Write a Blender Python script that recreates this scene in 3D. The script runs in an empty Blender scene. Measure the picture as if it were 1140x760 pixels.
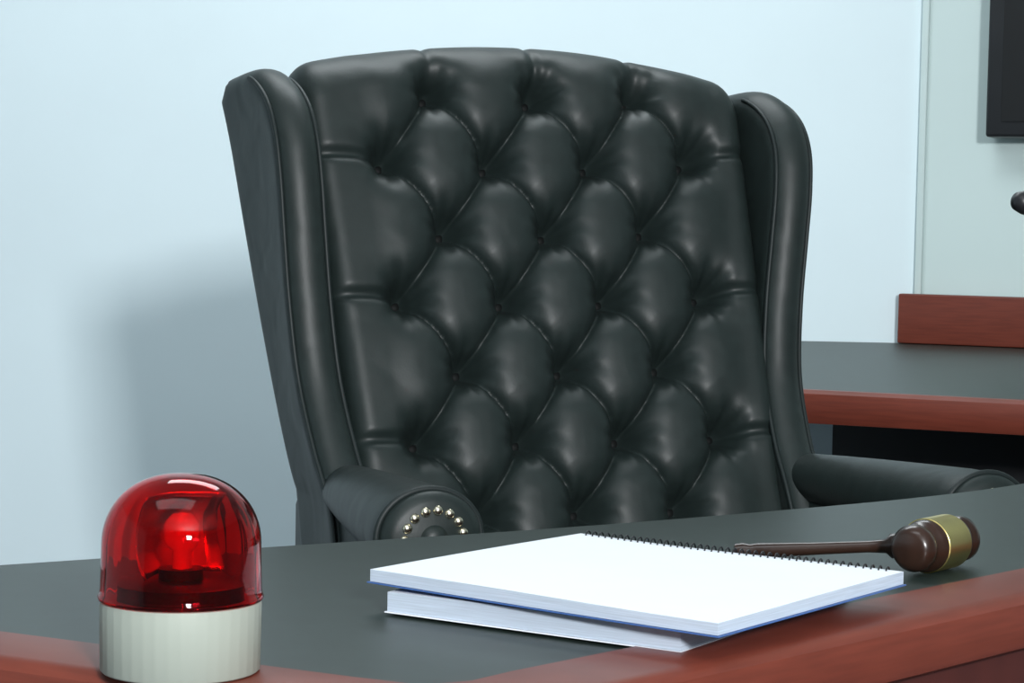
import bpy, bmesh, math, random
import numpy as np
from mathutils import Vector, Matrix
random.seed(4)
S = bpy.context.scene
S.view_settings.view_transform = 'Standard'

# ------------------------------------------------------------ materials
def mat(name, col, rough=0.5, metal=0.0, spec=0.5, trans=0.0, coat=0.0, ior=1.45,
        noise=0.0, nscale=20, bump=0.0, bscale=300, stretch=(1,1,1), wrinkle=0.0):
    m = bpy.data.materials.new(name); m.use_nodes = True
    nt = m.node_tree; b = nt.nodes['Principled BSDF']
    b.inputs['Base Color'].default_value = (*col, 1)
    b.inputs['Roughness'].default_value = rough
    b.inputs['Metallic'].default_value = metal
    b.inputs['Specular IOR Level'].default_value = spec
    b.inputs['Transmission Weight'].default_value = trans
    b.inputs['Coat Weight'].default_value = coat
    b.inputs['IOR'].default_value = ior
    tc = nt.nodes.new('ShaderNodeTexCoord'); mp = nt.nodes.new('ShaderNodeMapping')
    nt.links.new(tc.outputs['Object'], mp.inputs['Vector'])
    mp.inputs['Scale'].default_value = stretch
    if noise > 0:
        n = nt.nodes.new('ShaderNodeTexNoise'); n.inputs['Scale'].default_value = nscale
        n.inputs['Detail'].default_value = 6
        nt.links.new(mp.outputs['Vector'], n.inputs['Vector'])
        r = nt.nodes.new('ShaderNodeValToRGB')
        r.color_ramp.elements[0].position = 0.3; r.color_ramp.elements[1].position = 0.7
        r.color_ramp.elements[0].color = (*[c*(1-noise) for c in col], 1)
        r.color_ramp.elements[1].color = (*[min(1, c*(1+noise)) for c in col], 1)
        nt.links.new(n.outputs['Fac'], r.inputs['Fac'])
        nt.links.new(r.outputs['Color'], b.inputs['Base Color'])
    if bump > 0:
        n2 = nt.nodes.new('ShaderNodeTexNoise'); n2.inputs['Scale'].default_value = bscale
        nt.links.new(tc.outputs['Object'], n2.inputs['Vector'])
        bp = nt.nodes.new('ShaderNodeBump'); bp.inputs['Strength'].default_value = bump
        bp.inputs['Distance'].default_value = 0.001
        nt.links.new(n2.outputs['Fac'], bp.inputs['Height'])
        out = bp
        if wrinkle > 0:
            n3 = nt.nodes.new('ShaderNodeTexNoise'); n3.inputs['Scale'].default_value = 20
            n3.inputs['Detail'].default_value = 1; n3.inputs['Distortion'].default_value = 0.4
            nt.links.new(tc.outputs['Object'], n3.inputs['Vector'])
            b3 = nt.nodes.new('ShaderNodeBump'); b3.inputs['Strength'].default_value = wrinkle
            b3.inputs['Distance'].default_value = 0.006
            nt.links.new(n3.outputs['Fac'], b3.inputs['Height'])
            nt.links.new(bp.outputs['Normal'], b3.inputs['Normal'])
            out = b3
        nt.links.new(out.outputs['Normal'], b.inputs['Normal'])
    return m

M_leather = mat('leather_black', (0.012, 0.019, 0.018), rough=0.47, spec=0.42, noise=0.12, nscale=60, bump=0.10, bscale=350, wrinkle=0.30)
M_button = mat('leather_button', (0.003, 0.004, 0.004), rough=0.6, spec=0.15)
M_pipe = mat('leather_piping', (0.012, 0.018, 0.018), rough=0.5, spec=0.35)
M_nail = mat('nailhead', (0.85, 0.78, 0.6), rough=0.25, metal=1.0)
M_black = mat('laminate_black', (0.018, 0.029, 0.025), rough=0.42, spec=0.45, noise=0.10, nscale=40)
M_wood = mat('cherry_wood', (0.145, 0.032, 0.019), rough=0.40, spec=0.42, noise=0.14, nscale=9, stretch=(2, 2, 30))
M_woodd = mat('cherry_wood_dark', (0.06, 0.013, 0.010), rough=0.45, noise=0.25, nscale=5, stretch=(4, 4, 1))
M_wall = mat('wall_paint', (0.71, 0.83, 0.87), rough=0.75, spec=0.2, noise=0.015, nscale=3, bump=0.05, bscale=200)
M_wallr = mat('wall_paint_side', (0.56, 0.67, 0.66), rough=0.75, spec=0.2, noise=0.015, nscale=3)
M_ceil = mat('ceiling_paint', (0.75, 0.78, 0.78), rough=0.9, noise=0.02)
M_floor = mat('carpet', (0.10, 0.11, 0.13), rough=0.95, noise=0.3, nscale=120)
M_plastic = mat('beacon_base_plastic', (0.34, 0.375, 0.325), rough=0.5, noise=0.02)
M_red = mat('beacon_red_lens', (0.82, 0.008, 0.018), rough=0.03, trans=1.0, ior=1.30, noise=0.03, nscale=10)
M_redin = mat('reflector', (0.95, 0.95, 0.95), rough=0.22, metal=1.0)
M_dark = mat('dark_plastic', (0.012, 0.013, 0.015), rough=0.4, noise=0.1)
M_paper = mat('paper', (0.80, 0.84, 0.90), rough=0.7, noise=0.01)
M_pages = mat('paper_pages', (0.46, 0.53, 0.62), rough=0.8, noise=0.12, nscale=30, stretch=(1, 1, 60))
M_blue = mat('cover_blue', (0.05, 0.12, 0.33), rough=0.4, noise=0.05)
M_gavel = mat('walnut', (0.024, 0.011, 0.007), rough=0.28, coat=0.2, noise=0.35, nscale=12, stretch=(6, 1, 1))
M_gold = mat('brass_band', (0.62, 0.50, 0.19), rough=0.32, metal=1.0, noise=0.15)
M_screen = mat('screen', (0.004, 0.005, 0.006), rough=0.35, noise=0.05)
M_chrome = mat('dark_metal', (0.1, 0.1, 0.11), rough=0.3, metal=1.0)

# ------------------------------------------------------------ helpers
def empty(name, loc=(0,0,0), rz=0):
    o = bpy.data.objects.new(name, None); S.collection.objects.link(o)
    o.location = loc; o.rotation_euler = (0, 0, rz); o.empty_display_size = 0.1
    return o
def mesh(name, V, F, m, parent=None, smooth=True, fix=True):
    me = bpy.data.meshes.new(name); me.from_pydata([tuple(v) for v in V], [], F); me.update()
    if fix:
        bm = bmesh.new(); bm.from_mesh(me); bmesh.ops.remove_doubles(bm, verts=bm.verts, dist=1e-6)
        bmesh.ops.recalc_face_normals(bm, faces=bm.faces); bm.to_mesh(me); bm.free()
    if smooth:
        me.polygons.foreach_set('use_smooth', [True]*len(me.polygons))
    me.materials.append(m)
    o = bpy.data.objects.new(name, me); S.collection.objects.link(o)
    if parent: o.parent = parent
    return o
def box(name, c, s, m, parent=None, bev=0.0, rot=(0,0,0), seg=3):
    x, y, z = [k/2 for k in s]
    V = [(a*x, b*y, d*z) for a in (-1,1) for b in (-1,1) for d in (-1,1)]
    F = [(0,1,3,2),(4,6,7,5),(0,4,5,1),(2,3,7,6),(0,2,6,4),(1,5,7,3)]
    o = mesh(name, V, F, m, parent, smooth=bev > 0)
    o.location = c; o.rotation_euler = rot
    if bev > 0:
        b = o.modifiers.new('b', 'BEVEL'); b.width = bev; b.segments = seg; b.limit_method = 'ANGLE'
    return o
def lathe(name, prof, m, parent=None, n=64, loc=(0,0,0), rot=(0,0,0), rfun=None):
    V = []; F = []
    for i, (r, z) in enumerate(prof):
        for k in range(n):
            a = 2*math.pi*k/n
            rr = r*(rfun(a, i) if rfun else 1)
            V.append((rr*math.cos(a), rr*math.sin(a), z))
    for i in range(len(prof)-1):
        for k in range(n):
            k2 = (k+1) % n
            F.append((i*n+k, i*n+k2, (i+1)*n+k2, (i+1)*n+k))
    if prof[0][0] > 1e-5: F.append(tuple(range(n))[::-1])
    if prof[-1][0] > 1e-5: F.append(tuple((len(prof)-1)*n+k for k in range(n)))
    o = mesh(name, V, F, m, parent); o.location = loc; o.rotation_euler = rot
    e = o.modifiers.new('es', 'EDGE_SPLIT'); e.split_angle = math.radians(50)
    return o
def tube(name, pts, r, m, parent=None, cyclic=False, taper=None):
    cu = bpy.data.curves.new(name, 'CURVE'); cu.dimensions = '3D'; cu.bevel_depth = r; cu.bevel_resolution = 4
    cu.use_fill_caps = True
    sp = cu.splines.new('POLY'); sp.points.add(len(pts)-1)
    for i, p in enumerate(pts):
        sp.points[i].co = (*p, 1)
        if taper: sp.points[i].radius = taper[i]
    sp.use_cyclic_u = cyclic; sp.use_smooth = True
    cu.materials.append(m)
    o = bpy.data.objects.new(name, cu); S.collection.objects.link(o)
    if parent: o.parent = parent
    return o
def prism(name, poly, z0, z1, m, parent=None, bev=0.0):
    n = len(poly)
    V = [(x, y, z0) for x, y in poly]+[(x, y, z1) for x, y in poly]
    F = [tuple(range(n))[::-1], tuple(range(n, 2*n))]+[(i, (i+1) % n, n+(i+1) % n, n+i) for i in range(n)]
    o = mesh(name, V, F, m, parent, smooth=False)
    if bev > 0:
        b = o.modifiers.new('b', 'BEVEL'); b.width = bev; b.segments = 3; b.limit_method = 'ANGLE'
    return o
def sweep(name, path, prof, m, parent=None):
    P = [Vector(p) for p in path]; V = []; F = []; k = len(prof)
    for i, p in enumerate(P):
        a = (P[i]-P[i-1]).normalized() if i > 0 else None
        b = (P[i+1]-P[i]).normalized() if i < len(P)-1 else None
        if a is None: a = b
        if b is None: b = a
        na = Vector((a.y, -a.x)); nb = Vector((b.y, -b.x))
        n = (na+nb).normalized(); n = n/max(0.4, n.dot(na))
        for off, z in prof:
            V.append((p.x+n.x*off, p.y+n.y*off, z))
    for i in range(len(P)-1):
        for j in range(k):
            F.append((i*k+j, i*k+(j+1) % k, (i+1)*k+(j+1) % k, (i+1)*k+j))
    F.append(tuple(range(k))); F.append(tuple((len(P)-1)*k+j for j in range(k)))
    o = mesh(name, V, F, m, parent, smooth=True)
    e = o.modifiers.new('es', 'EDGE_SPLIT'); e.split_angle = math.radians(32)
    return o
def catmull(pts, n=10):
    out = []; P = [Vector(p) for p in pts]
    for i in range(len(P)-1):
        p0 = P[max(0, i-1)]; p1 = P[i]; p2 = P[i+1]; p3 = P[min(len(P)-1, i+2)]
        for k in range(n):
            t = k/n
            out.append(0.5*((2*p1)+(p2-p0)*t+(2*p0-5*p1+4*p2-p3)*t*t+(3*p1-p0-3*p2+p3)*t**3))
    out.append(P[-1]); return out

# ------------------------------------------------------------ room
CZ = 2.7
box('floor', (0, 1.0, -0.05), (7.5, 9.0, 0.1), M_floor)
box('ceiling', (0, 1.0, CZ+0.05), (7.5, 9.0, 0.1), M_ceil)
WX, WY = 0.80, 4.30
dR = Vector((0.92, -0.39)).normalized(); nR = Vector((-dR.y, dR.x))   # nR points out of the room
aR = math.atan2(dR.y, dR.x)
box('wall_back', (-1.45, WY+0.06, CZ/2), (4.6, 0.12, CZ), M_wall)
L = 3.0
c = Vector((WX, WY))+dR*L/2+nR*0.06
box('wall_right', (c.x, c.y, CZ/2), (L, 0.12, CZ), M_wallr, rot=(0, 0, aR))
box('wall_left', (-3.7, 1.0, CZ/2), (0.12, 6.6, CZ), M_wall)
c = Vector((WX, WY))-nR*0.006+dR*0.008
box('corner_shade_strip_1', (c.x, c.y-0.002, 0.79+(CZ-0.79)/2), (0.014, 0.008, CZ-0.79), M_wallr, bev=0.002, rot=(0, 0, aR))  # added strip, stands in for the shadow band at the wall corner

# ------------------------------------------------------------ desk
desk = empty('desk')
near = [(1.05, 2.31), (0.383, 1.597), (0.17, 1.369), (0.0, 1.187), (-0.02, 1.162), (-0.045, 1.150), (-0.08, 1.165),
        (-0.299, 1.274), (-0.42, 1.334), (-0.465, 1.362), (-0.49, 1.395), (-0.495, 1.43)]
back = [(-0.48, 1.462), (-0.363, 1.532), (-0.164, 1.654), (0.04, 1.778), (0.236, 1.915), (0.40, 2.045), (0.521, 2.17), (0.62, 2.31), (0.70, 2.5)]
backs = [tuple(p) for p in catmull(back, 6)]
poly = near + backs
prism('desktop', poly, 0.712, 0.750, M_black, desk, bev=0.003)
prof = [(0.0005, 0.7505), (0.003, 0.7525), (0.055, 0.7525), (0.061, 0.7505), (0.065, 0.746), (0.066, 0.740), (0.066, 0.722),
        (0.063, 0.715), (0.056, 0.711), (0.0005, 0.711)]
sweep('wood_edge', near[::-1], prof, M_wood, desk)
sweep('front_panel', near[::-1], [(0.015, 0.711), (0.045, 0.711), (0.045, 0.0), (0.015, 0.0)], M_woodd, desk)

# ------------------------------------------------------------ credenza
cred = empty('credenza')
cz = 0.78
FL = Vector((0.33, 3.03)); FR = FL+dR*1.45
corner = Vector((WX, WY))
cpoly = [tuple(FL), tuple(FR), tuple(corner+dR*1.15), (WX-0.003, WY-0.003), (0.33, WY-0.003)]
cpoly[2] = tuple(Vector(cpoly[2])-nR*0.003)
prism('top', cpoly, cz-0.035, cz, M_black, cred, bev=0.002)
sweep('wood_front_edge', [tuple(FL), tuple(FR)], [(0, cz), (0.014, cz), (0.022, cz-0.005), (0.025, cz-0.014), (0.025, cz-0.036), (0.020, cz-0.046), (0.0, cz-0.048)], M_wood, cred)
ins = FL+nR*0.30+dR*0.05
b0 = ins; b1 = ins+dR*1.25
prism('cabinet', [tuple(b0), tuple(b1), tuple(b1+nR*0.75), tuple(b0+nR*0.75)], 0.0, cz-0.036, M_dark, cred)
q = corner - nR*0.027 + dR*(0.58-0.022)
box('backsplash', (q.x, q.y, cz+0.050), (1.16, 0.03, 0.098), M_wood, cred, bev=0.003, rot=(0, 0, aR))

# ------------------------------------------------------------ wall screen
tv = empty('wall_television')
q = corner+dR*(0.145+0.45)-nR*0.045
box('tv_body', (q.x, q.y, 1.187+0.29), (0.90, 0.06, 0.58), M_dark, tv, bev=0.006, rot=(0, 0, aR))
q2 = corner+dR*(0.145+0.45)-nR*0.076
box('tv_screen', (q2.x, q2.y, 1.187+0.29), (0.84, 0.004, 0.52), M_screen, tv, rot=(0, 0, aR))
q3 = corner+dR*(0.145+0.45)-nR*0.008
box('tv_mount', (q3.x, q3.y, 1.48), (0.3, 0.016, 0.3), M_dark, tv, rot=(0, 0, aR))

# ------------------------------------------------------------ chair
chair = empty('tufted_wingback_chair', (0.077, 2.450, 0), math.radians(22))
lam = math.radians(20); cl, sl = math.cos(lam), math.sin(lam)
W = 0.0835; S0 = 0.692
R = 0.045
def Uw(w): return 0.0650*(1-0.045*(min(6, max(0, w))-1)/4)
def delta(x, s):
    up = min(1, max(0, (s-0.20)/0.40))
    d = 0.000+0.012*max(0, x/0.195)*up
    k = min(1, max(0, (s-0.61)/0.08))
    return d+0.003*k
def planey(z): return (z-0.75)*math.tan(lam)
def pillow(x, s):
    s = s-delta(x, s)
    w = (S0-s)/W
    U = Uw(w)
    xi = x/U
    w_ = max(0.0, w)
    xc = max(-3.0, min(3.0, xi))
    p = (xc+w_)/2; q_ = (xc-w_)/2
    a = abs(math.sin(math.pi*p)); b = abs(math.sin(math.pi*q_))
    h = (a**0.75)*(b**0.48)
    h = 1-(1-h)**1.8
    if w < 0:
        k = min(1, -w/0.45); k = k*k*(3-2*k)
        dp = min(abs(xi-i) for i in (-2, 0, 2))*U
        h = (1-k)*h+k*(0.80-0.18*math.exp(-(dp/0.006)**2))
    if abs(xi) > 3:
        k = min(1, (abs(xi)-3)*U/0.035); k = k*k*(3-2*k)
        dz = min(abs(w-i) for i in (1, 3, 5, 7))*W
        g = 0.86-0.32*math.exp(-(dz/0.007)**2)
        h = (1-k)*h+k*g
    best = 9; bx_ = bz_ = 0; ph = 0
    j0 = round(w)
    for j in (j0-1, j0, j0+1):
        if j < 0: continue
        for i in range(-3, 4):
            if (i+j) % 2: continue
            d = math.hypot(x-i*U, (w-j)*W)
            if d < best: best = d; bx_ = x-i*U; bz_ = (w-j)*W; ph = i*1.7+j*2.3
    wr = 0
    if best < 0.07:
        th = math.atan2(bz_, bx_)
        wr = 0.0014*math.sin(9*th+ph)*math.exp(-((best-0.023)/0.014)**2)
    return 0.0230*h + wr - 0.027*math.exp(-(best/0.0165)**2) - 0.011*math.exp(-(best/0.032)**2)
def backrest():
    nx = 281
    V = []; F = []
    ns1, na, ns2 = 330, 30, 12
    rows = ns1+na+ns2
    us = np.linspace(-1, 1, nx)
    for iv in range(rows):
        for u in us:
            ztop = 1.197-0.036*abs(u)**2.0
            ST = (ztop-0.5-R*(1-sl))/cl
            if iv < ns1:
                s = ST*iv/(ns1-1); bx, bz = s*sl, 0.5+s*cl; ny, nz = -cl, sl; fade = 1; sp = s
            elif iv < ns1+na:
                f = math.pi*(iv-ns1+1)/na
                cy = ST*sl+R*cl; c_z = 0.5+ST*cl-R*sl
                ny = -cl*math.cos(f)+sl*math.sin(f); nz = sl*math.cos(f)+cl*math.sin(f)
                bx = cy+R*ny; bz = c_z+R*nz; fade = max(0, 1-f/2.6); sp = ST+R*f
            else:
                t = (iv-ns1-na+1)/ns2
                s = ST*(1-t); ny, nz = cl, -sl; bx = s*sl+2*R*cl; bz = 0.5+s*cl-2*R*sl; fade = 0; sp = 0
            g = min(1, max(0, (bz-0.75)/0.42))
            HW = (0.268+0.028*g) if u < 0 else (0.256+0.012*g)
            x = u*HW
            h = pillow(x, sp)*fade if fade > 0 else 0
            if fade < 1: h += 0.014*(1-fade)
            e = max(0, (abs(u)-0.90)/0.10)
            h = h*(1-0.6*e**3)-0.008*(1-math.sqrt(max(0, 1-e*e)))
            V.append((x, bx+ny*h-0.091, bz+nz*h))
    for i in range(rows-1):
        for k in range(nx-1):
            a = i*nx+k
            F.append((a, a+1, a+nx+1, a+nx))
    return mesh('tufted_back', V, F, M_leather, chair)
backrest()
# buttons
bV = []; bF = []
for j in range(0, 8):
    for i in range(-3, 4):
        if (i+j) % 2: continue
        s = S0-j*W; x = i*Uw(j)
        if s < 0.05: continue
        s += delta(x, s)
        base = Vector((x, s*sl-0.091, 0.5+s*cl)); n = Vector((0, -cl, sl)); t1 = Vector((1, 0, 0)); t2 = Vector((0, sl, cl))
        o0 = len(bV); K = 14
        for ri in range(5):
            ph = ri/4*math.pi/2
            for k in range(K):
                a = 2*math.pi*k/K; r = 0.0080*math.cos(ph)
                bV.append(base+n*(-0.038+0.0050*math.sin(ph))+t1*r*math.cos(a)+t2*r*math.sin(a))
        for ri in range(4):
            for k in range(K):
                bF.append((o0+ri*K+k, o0+ri*K+(k+1) % K, o0+(ri+1)*K+(k+1) % K, o0+(ri+1)*K+k))
mesh('back_buttons', bV, bF, M_button, chair)

front_pts = [(-0.115, 0.50), (-0.095, 0.64), (-0.072, 0.70), (-0.030, 0.76), (0.006, 0.83), (0.024, 0.91), (0.034, 0.99), (0.042, 1.05),
             (0.056, 1.10), (0.082, 1.138), (0.120, 1.163), (0.16, 1.172), (0.232, 1.166)]
fc = catmull([(a, b, 0) for a, b in front_pts], 12)
fr = [(p.x, p.y) for p in fc]            # (y,z)
backc = [(planey(z)+0.118, z) for z in np.linspace(1.14, 0.50, 20)]
outline = np.array(fr+backc)
def dist_out(y, z):
    P = outline; Q = np.roll(outline, -1, axis=0)
    d = Q-P; v = np.array([y, z])-P
    t = np.clip((v*d).sum(1)/np.maximum((d*d).sum(1), 1e-12), 0, 1)
    return float(np.sqrt((((P+d*t[:, None])-np.array([y, z]))**2).sum(1)).min())
def wing_xc(y, z, side):
    t = min(1, max(0, (z-0.70)/0.46))
    f = min(1, max(0, (planey(z)+0.118-y)/0.20))
    if side > 0:
        u = t*t*(3-2*t)*0.6+t*0.4
        return 0.264+0.020*u+0.029*f*u
    u = t**0.75
    return 0.288+0.052*u-0.020*f*u
def wing(side, nm):
    nz, ny = 90, 44
    rows = []
    V = []; F = []
    fo = np.array(fr); bo = np.array([(planey(z)+0.118, z) for z in np.linspace(0.50, 1.14, 400)])
    seg = np.r_[0, np.cumsum(np.hypot(*np.diff(fo, axis=0).T))]
    for i in range(nz):
        t = i/(nz-1)
        fy = np.interp(t*seg[-1], seg, fo[:, 0]); fz = np.interp(t*seg[-1], seg, fo[:, 1])
        k = t*399; by = bo[int(k)][0]; bz = bo[int(k)][1]
        rows.append(((fy, fz), (by, bz)))
    idx = {}
    for sgn in (0, 1):
        for i, (f, b) in enumerate(rows):
            for j in range(ny):
                c_ = 0.5-0.5*math.cos(math.pi*j/(ny-1))
                y = f[0]+(b[0]-f[0])*c_; z = f[1]+(b[1]-f[1])*c_
                d = dist_out(y, z)
                if j in (0, ny-1): d = 0
                r = 0.024
                fwd = max(0, min(1, 1-(y-f[0])/0.10))
                T = (0.021+0.006*fwd*fwd)*math.sqrt(max(0, 1-(1-min(d/r, 1))**2))
                x = wing_xc(y, z, side)+(T if sgn else -T)
                idx[(sgn, i, j)] = len(V); V.append((side*x, y, z))
        for i in range(nz-1):
            for j in range(ny-1):
                F.append((idx[(sgn, i, j)], idx[(sgn, i+1, j)], idx[(sgn, i+1, j+1)], idx[(sgn, i, j+1)]))
    mesh(nm, V, F, M_leather, chair)
    for sg in (1, -1):
        pts = []
        for i in range(len(fr)-16):
            a = Vector(fr[max(0, i-1)]); b = Vector(fr[min(len(fr)-1, i+1)])
            t = (b-a).normalized(); n = Vector((t.y, -t.x))
            p = Vector(fr[i])+n*0.011
            T = (0.021+0.006)*math.sqrt(1-(1-0.011/0.024)**2)+0.0008
            pts.append((side*(wing_xc(p.x, p.y, side)+sg*T), p.x, p.y))
        tube(nm+'_piping_'+('outer' if sg > 0 else 'inner'), pts, 0.0026, M_pipe, chair)
wing(1, 'wing_left_side'); wing(-1, 'wing_right_side')

# arms
YF = -0.388
def arm(side, nm, xf):
    V = []; F = []; K = 40
    ys = [0.05, 0.0, -0.05, -0.11, -0.18, -0.26, YF+0.05, YF+0.018, YF+0.005, YF]
    n = len(ys)
    for i, y in enumerate(ys):
        u = (0.05-y)/(0.05-YF)
        r = 0.018+0.029*min(1, u*1.05)**0.7
        if i == n-3: r -= 0.0012
        if i == n-2: r -= 0.005
        if i == n-1: r -= 0.013
        zc = 0.712-0.003*u
        xo = 0.272+(xf-0.272)*min(1, u)**0.8
        for k in range(K):
            a = 2*math.pi*k/K
            V.append((side*(xo+r*1.12*math.cos(a)), y, zc+r*math.sin(a)))
    for i in range(n-1):
        for k in range(K):
            F.append((i*K+k, i*K+(k+1) % K, (i+1)*K+(k+1) % K, (i+1)*K+k))
    F.append(tuple((n-1)*K+k for k in range(K))); F.append(tuple(range(K)))
    mesh(nm+'_roll', V, F, M_leather, chair)
    zc = 0.709
    pts = [(side*(xf+0.047*1.1*math.cos(a)), YF+0.015, zc+0.0455*math.sin(a)) for a in np.linspace(0, 2*math.pi, 49)[:-1]]
    tube(nm+'_piping', pts, 0.0032, M_pipe, chair, cyclic=True)
    for i in range(15):
        a = 2*math.pi*i/15
        lathe(nm+'_nailhead', [(0.0050, 0), (0.0046, 0.0018), (0.0030, 0.0034), (0, 0.004)], M_nail, chair, n=12,
              loc=(side*(xf+0.029*math.cos(a)), YF+0.0005, zc+0.027*math.sin(a)), rot=(math.pi/2, 0, 0))
    lathe(nm+'_scroll_button', [(0.014, 0), (0.012, 0.004), (0.007, 0.007), (0, 0.008)], M_leather, chair, n=24,
          loc=(side*xf, YF+0.001, zc), rot=(math.pi/2, 0, 0))
    box(nm+'_panel', (side*0.282, -0.13, 0.55), (0.050, 0.46, 0.29), M_leather, chair, bev=0.015)
arm(1, 'arm_left_side', 0.298); arm(-1, 'arm_right_side', 0.313)
box('seat_cushion', (0, -0.165, 0.50), (0.50, 0.45, 0.13), M_leather, chair, bev=0.04, seg=6)
box('seat_frame', (0, -0.12, 0.42), (0.58, 0.50, 0.07), M_leather, chair, bev=0.02)
lathe('gas_column', [(0.03, 0.09), (0.03, 0.24), (0.022, 0.24), (0.022, 0.39)], M_chrome, chair, n=24, loc=(0, -0.12, 0))
for k in range(5):
    a = 2*math.pi*k/5+0.3
    ex, ey = 0.29*math.cos(a), -0.12+0.29*math.sin(a)
    tube('base_leg_%d' % (k+1), [(0, -0.12, 0.13), (ex*0.5, -0.12+0.145*math.sin(a), 0.115), (ex, ey, 0.085)], 0.022, M_woodd, chair, taper=[1.3, 1.1, 0.8])
    lathe('caster_%d' % (k+1), [(0.0, -0.022), (0.024, -0.022), (0.030, -0.014), (0.030, 0.014), (0.024, 0.022), (0, 0.022)], M_dark, chair, n=24,
          loc=(ex, ey, 0.030), rot=(math.pi/2, 0, a))
    tube('caster_stem_%d' % (k+1), [(ex, ey, 0.085), (ex, ey, 0.045)], 0.006, M_chrome, chair)

# ------------------------------------------------------------ beacon
bc = empty('red_warning_beacon', (-0.1785, 1.172, 0.7530))
lathe('beacon_base', [(0.0, 0), (0.0425, 0), (0.0435, 0.001), (0.0440, 0.036), (0.0438, 0.0385), (0.0425, 0.0392), (0, 0.0392)], M_plastic, bc, n=264,
      rfun=lambda a, i: 1+(0.0025*max(-0.4, math.cos(a*40)) if i in (2, 3) else 0))
pr = [(0.0448, 0.0394), (0.0452, 0.041), (0.0444, 0.0425), (0.0440, 0.045), (0.0437, 0.056), (0.0434, 0.070)]
for k in range(1, 17):
    t = k/16*math.pi/2
    pr.append((0.0434*math.cos(t)**0.88 if k < 16 else 0.0, 0.070+0.038*math.sin(t)))
inner = [(max(0, r-0.0014), z-(0.0013 if z > 0.070 else 0)) for r, z in pr][::-1]
inner[-1] = (pr[0][0]-0.0014, pr[0][1])
V = []; F = []; n = 176
def ringadd(prof, rib):
    base = len(V)
    for i, (r, z) in enumerate(prof):
        for k in range(n):
            a = 2*math.pi*k/n
            q = 1+(0.005*math.cos(a*22) if (rib and z < 0.09) else 0)
            V.append((r*q*math.cos(a), r*q*math.sin(a), z))
    for i in range(len(prof)-1):
        for k in range(n):
            F.append((base+i*n+k, base+i*n+(k+1) % n, base+(i+1)*n+(k+1) % n, base+(i+1)*n+k))
    return base
b1 = ringadd(pr, False); b2 = ringadd(inner, True)
last = b2+(len(inner)-1)*n
for k in range(n): F.append((b1+k, b1+(k+1) % n, last+(k+1) % n, last+k))
mesh('beacon_lens', V, F, M_red, bc)
lathe('beacon_turntable', [(0, 0.0395), (0.036, 0.0395), (0.036, 0.048), (0.030, 0.050), (0.012, 0.050), (0.012, 0.056), (0, 0.056)], M_dark, bc, n=40)
lathe('beacon_bulb', [(0.006, 0.056), (0.006, 0.066), (0.009, 0.072), (0.009, 0.080), (0.005, 0.086), (0, 0.087)],
      mat('bulb_glass', (0.9, 0.85, 0.8), rough=0.1, coat=0.5, noise=0.02), bc, n=24)
V = []; F = []
for i in range(13):
    for j in range(17):
        u = (i/12-0.5)*2; v = (j/16-0.5)*2
        V.append((0.027*u, 0.024-0.022*(u*u*0.8+v*v*0.5), 0.074+0.022*v))
for i in range(12):
    for j in range(16):
        F.append((i*17+j, (i+1)*17+j, (i+1)*17+j+1, i*17+j+1))
rf = mesh('beacon_reflector', V, F, M_redin, bc); rf.rotation_euler = (0, 0, math.radians(45))
rf.modifiers.new('s', 'SOLIDIFY').thickness = 0.001

# ------------------------------------------------------------ notebooks
nb = empty('spiral_notebook_stack', (0, 0, 0))
def book(nm, cx, cy, ang, w, l, z0, t, cover, wav=0.0, coil=0.0016):
    a = math.radians(ang)
    V = []; F = []; N = 20; Mx = 20
    for lay in (0, 1):
        for i in range(N+1):
            for j in range(Mx+1):
                u = i/N; v = j/Mx
                z = z0+0.0008 if lay == 0 else z0+t
                z += wav*(1-u)**2*(1-v)**1.2 + (0.0 if lay == 0 else 0.0006*math.sin(u*5+v*3))
                V.append(((u-0.5)*w, (v-0.5)*l, z))
    o2 = (N+1)*(Mx+1)
    for i in range(N):
        for j in range(Mx):
            a0 = i*(Mx+1)+j
            F.append((a0, a0+1, a0+Mx+2, a0+Mx+1)); F.append((o2+a0, o2+a0+Mx+1, o2+a0+Mx+2, o2+a0+1))
    for i in range(N):
        for j in (0, Mx):
            a0 = i*(Mx+1)+j; a1 = (i+1)*(Mx+1)+j
            F.append((a0, a1, o2+a1, o2+a0))
    for j in range(Mx):
        for i in (0, N):
            a0 = i*(Mx+1)+j; a1 = a0+1
            F.append((a0, a1, o2+a1, o2+a0))
    o = mesh(nm+'_pages', V, F, M_paper, nb, smooth=False)
    o.data.materials.append(M_pages)
    for p in o.data.polygons:
        if abs(p.normal.z) < 0.5: p.material_index = 1
    o.location = (cx, cy, 0); o.rotation_euler = (0, 0, a)
    V2 = [(x*1.012, y*1.012, z-0.0006) for x, y, z in V[:o2]]
    F2 = [(i*(Mx+1)+j, i*(Mx+1)+j+1, (i+1)*(Mx+1)+j+1, (i+1)*(Mx+1)+j) for i in range(N) for j in range(Mx)]
    c2 = mesh(nm+'_cover', V2, F2, cover, nb, smooth=False)
    sm = c2.modifiers.new('s', 'SOLIDIFY'); sm.thickness = 0.0007; sm.offset = 0
    c2.location = (cx, cy, 0); c2.rotation_euler = (0, 0, a)
    pts = []; turns = 44; r = t/2+coil
    for k in range(turns*14+1):
        th = k/14*2*math.pi
        pts.append((-w/2*0.95+w*0.95*k/(turns*14), l/2-0.002+r*math.cos(th)*0.9, z0+t/2+0.0012+r*math.sin(th)))
    cc = tube(nm+'_spiral', pts, 0.0006, M_dark, nb)
    cc.location = (cx, cy, 0); cc.rotation_euler = (0, 0, a)
book('lower_notebook', 0.078, 1.410, -32, 0.210, 0.245, 0.7522, 0.0130, M_paper, coil=0.0004)
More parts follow.
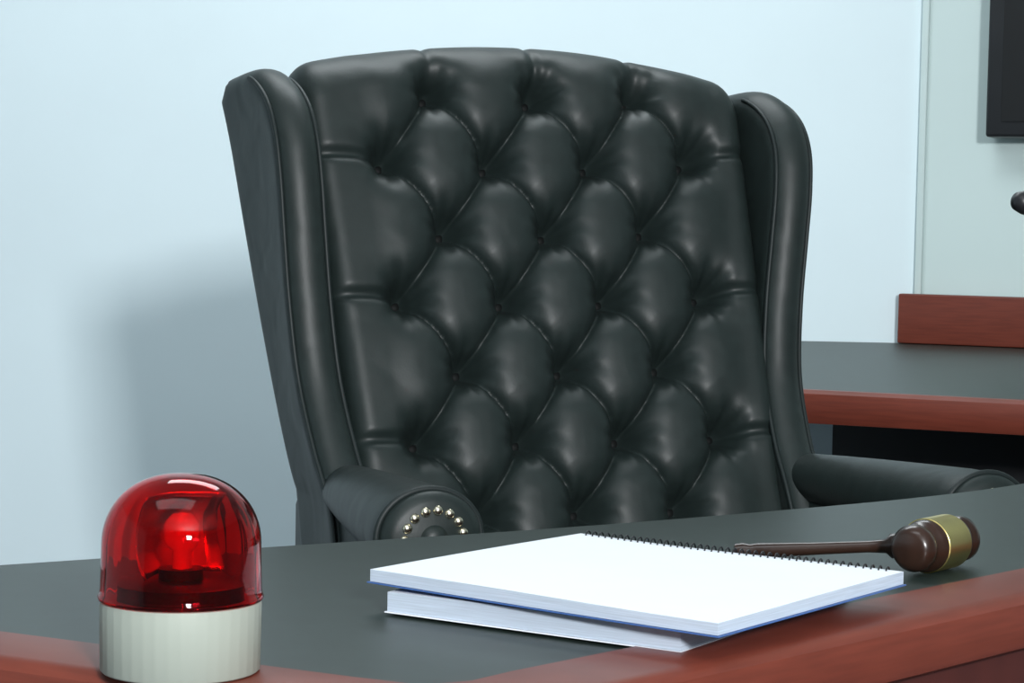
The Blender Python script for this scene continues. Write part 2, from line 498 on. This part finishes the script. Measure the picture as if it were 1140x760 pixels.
book('upper_notebook', 0.087, 1.394, -36.0, 0.258, 0.240, 0.7672, 0.0085, M_blue, wav=0.002)

# ------------------------------------------------------------ gavel
gv = empty('gavel', (0.3175, 1.588, 0.7505))
ax = math.atan2(0.78, 0.62)
gr = 0.0195
head = [(0, -0.044), (0.011, -0.044), (0.0145, -0.042), (0.0172, -0.037), (0.0172, -0.031), (0.0145, -0.028), (0.0145, -0.026), (0.0180, -0.023),
        (0.0195, -0.018), (0.0195, 0.018), (0.0180, 0.023), (0.0145, 0.026), (0.0145, 0.028), (0.0172, 0.031), (0.0172, 0.037), (0.0145, 0.042), (0.011, 0.044), (0, 0.044)]
h = lathe('head', head, M_gavel, gv, n=48, loc=(0, 0, gr+0.0005))
h.rotation_euler = (math.pi/2, 0, ax+math.pi/2)
b = lathe('brass_band', [(0.0196, -0.0175), (0.0202, -0.0170), (0.0202, 0.0170), (0.0196, 0.0175)], M_gold, gv, n=48, loc=(0, 0, gr+0.0005))
b.rotation_euler = (math.pi/2, 0, ax+math.pi/2)
hd = [(0, 0), (0.0062, 0.0), (0.0062, 0.024), (0.0095, 0.028), (0.0095, 0.033), (0.0055, 0.037), (0.0044, 0.05), (0.0048, 0.09), (0.0056, 0.12), (0.0060, 0.132), (0.0052, 0.138), (0.0066, 0.143), (0.0060, 0.149), (0, 0.152)]
d = Vector((-0.97, 0.19, -0.085)).normalized()
hh = lathe('handle', hd, M_gavel, gv, n=32, loc=(0, 0, gr))
hh.rotation_euler = d.to_track_quat('Z', 'Y').to_euler()

# ------------------------------------------------------------ microphone
mc = empty('gooseneck_microphone', (0, 0, 0))
lathe('mic_base', [(0.04, 0), (0.04, 0.012), (0.032, 0.02), (0.010, 0.024), (0.008, 0.04), (0, 0.04)], M_dark, mc, n=40, loc=(0.60, 2.04, 0.7505))
tube('mic_gooseneck', catmull([(0.60, 2.04, 0.78), (0.60, 2.03, 0.90), (0.57, 1.985, 0.982), (0.53, 1.94, 1.016), (0.484, 1.890, 1.022)], 8), 0.0035, M_dark, mc)
mh = lathe('mic_head', [(0, 0), (0.006, 0.0), (0.009, 0.008), (0.0105, 0.03), (0.0105, 0.055), (0.008, 0.064), (0, 0.068)], M_dark, mc, n=28, loc=(0.485, 1.891, 1.022))
mh.rotation_euler = Vector((-0.80, -0.52, 0.10)).to_track_quat('Z', 'Y').to_euler()

# ------------------------------------------------------------ lights
def area(name, loc, target, size, power, col=(1, 1, 1), sy=None):
    l = bpy.data.lights.new(name, 'AREA'); l.energy = power; l.color = col
    l.shape = 'RECTANGLE'; l.size = size; l.size_y = sy or size
    o = bpy.data.objects.new(name, l); S.collection.objects.link(o); o.location = loc
    o.rotation_euler = (Vector(target)-Vector(loc)).to_track_quat('-Z', 'Y').to_euler()
    return o
area('key_light', (1.0, -2.2, 2.0), (-0.4, 3.2, 1.1), 0.40, 205, (0.97, 0.985, 1.0))
area('ceiling_light', (-0.1, 3.1, 2.66), (-0.1, 3.1, 0), 1.4, 27, (0.90, 0.97, 1.0), 0.7)
area('ceiling_light.001', (-0.4, 0.8, 2.66), (-0.4, 0.8, 0), 1.4, 10, (0.90, 0.97, 1.0), 0.7)
w = bpy.data.worlds.new('world'); S.world = w; w.use_nodes = True
w.node_tree.nodes['Background'].inputs[0].default_value = (0.6, 0.72, 0.8, 1)
w.node_tree.nodes['Background'].inputs[1].default_value = 0.24

# ------------------------------------------------------------ camera
cam = bpy.data.cameras.new('camera'); co = bpy.data.objects.new('camera', cam); S.collection.objects.link(co)
cam.sensor_width = 36; cam.lens = 75.8; cam.clip_start = 0.05
co.matrix_world = Matrix.Translation((0, 0, 1.0)) @ Matrix.Rotation(math.radians(90-3.1), 4, 'X') @ Matrix.Rotation(0.02, 4, 'Z')
S.camera = co
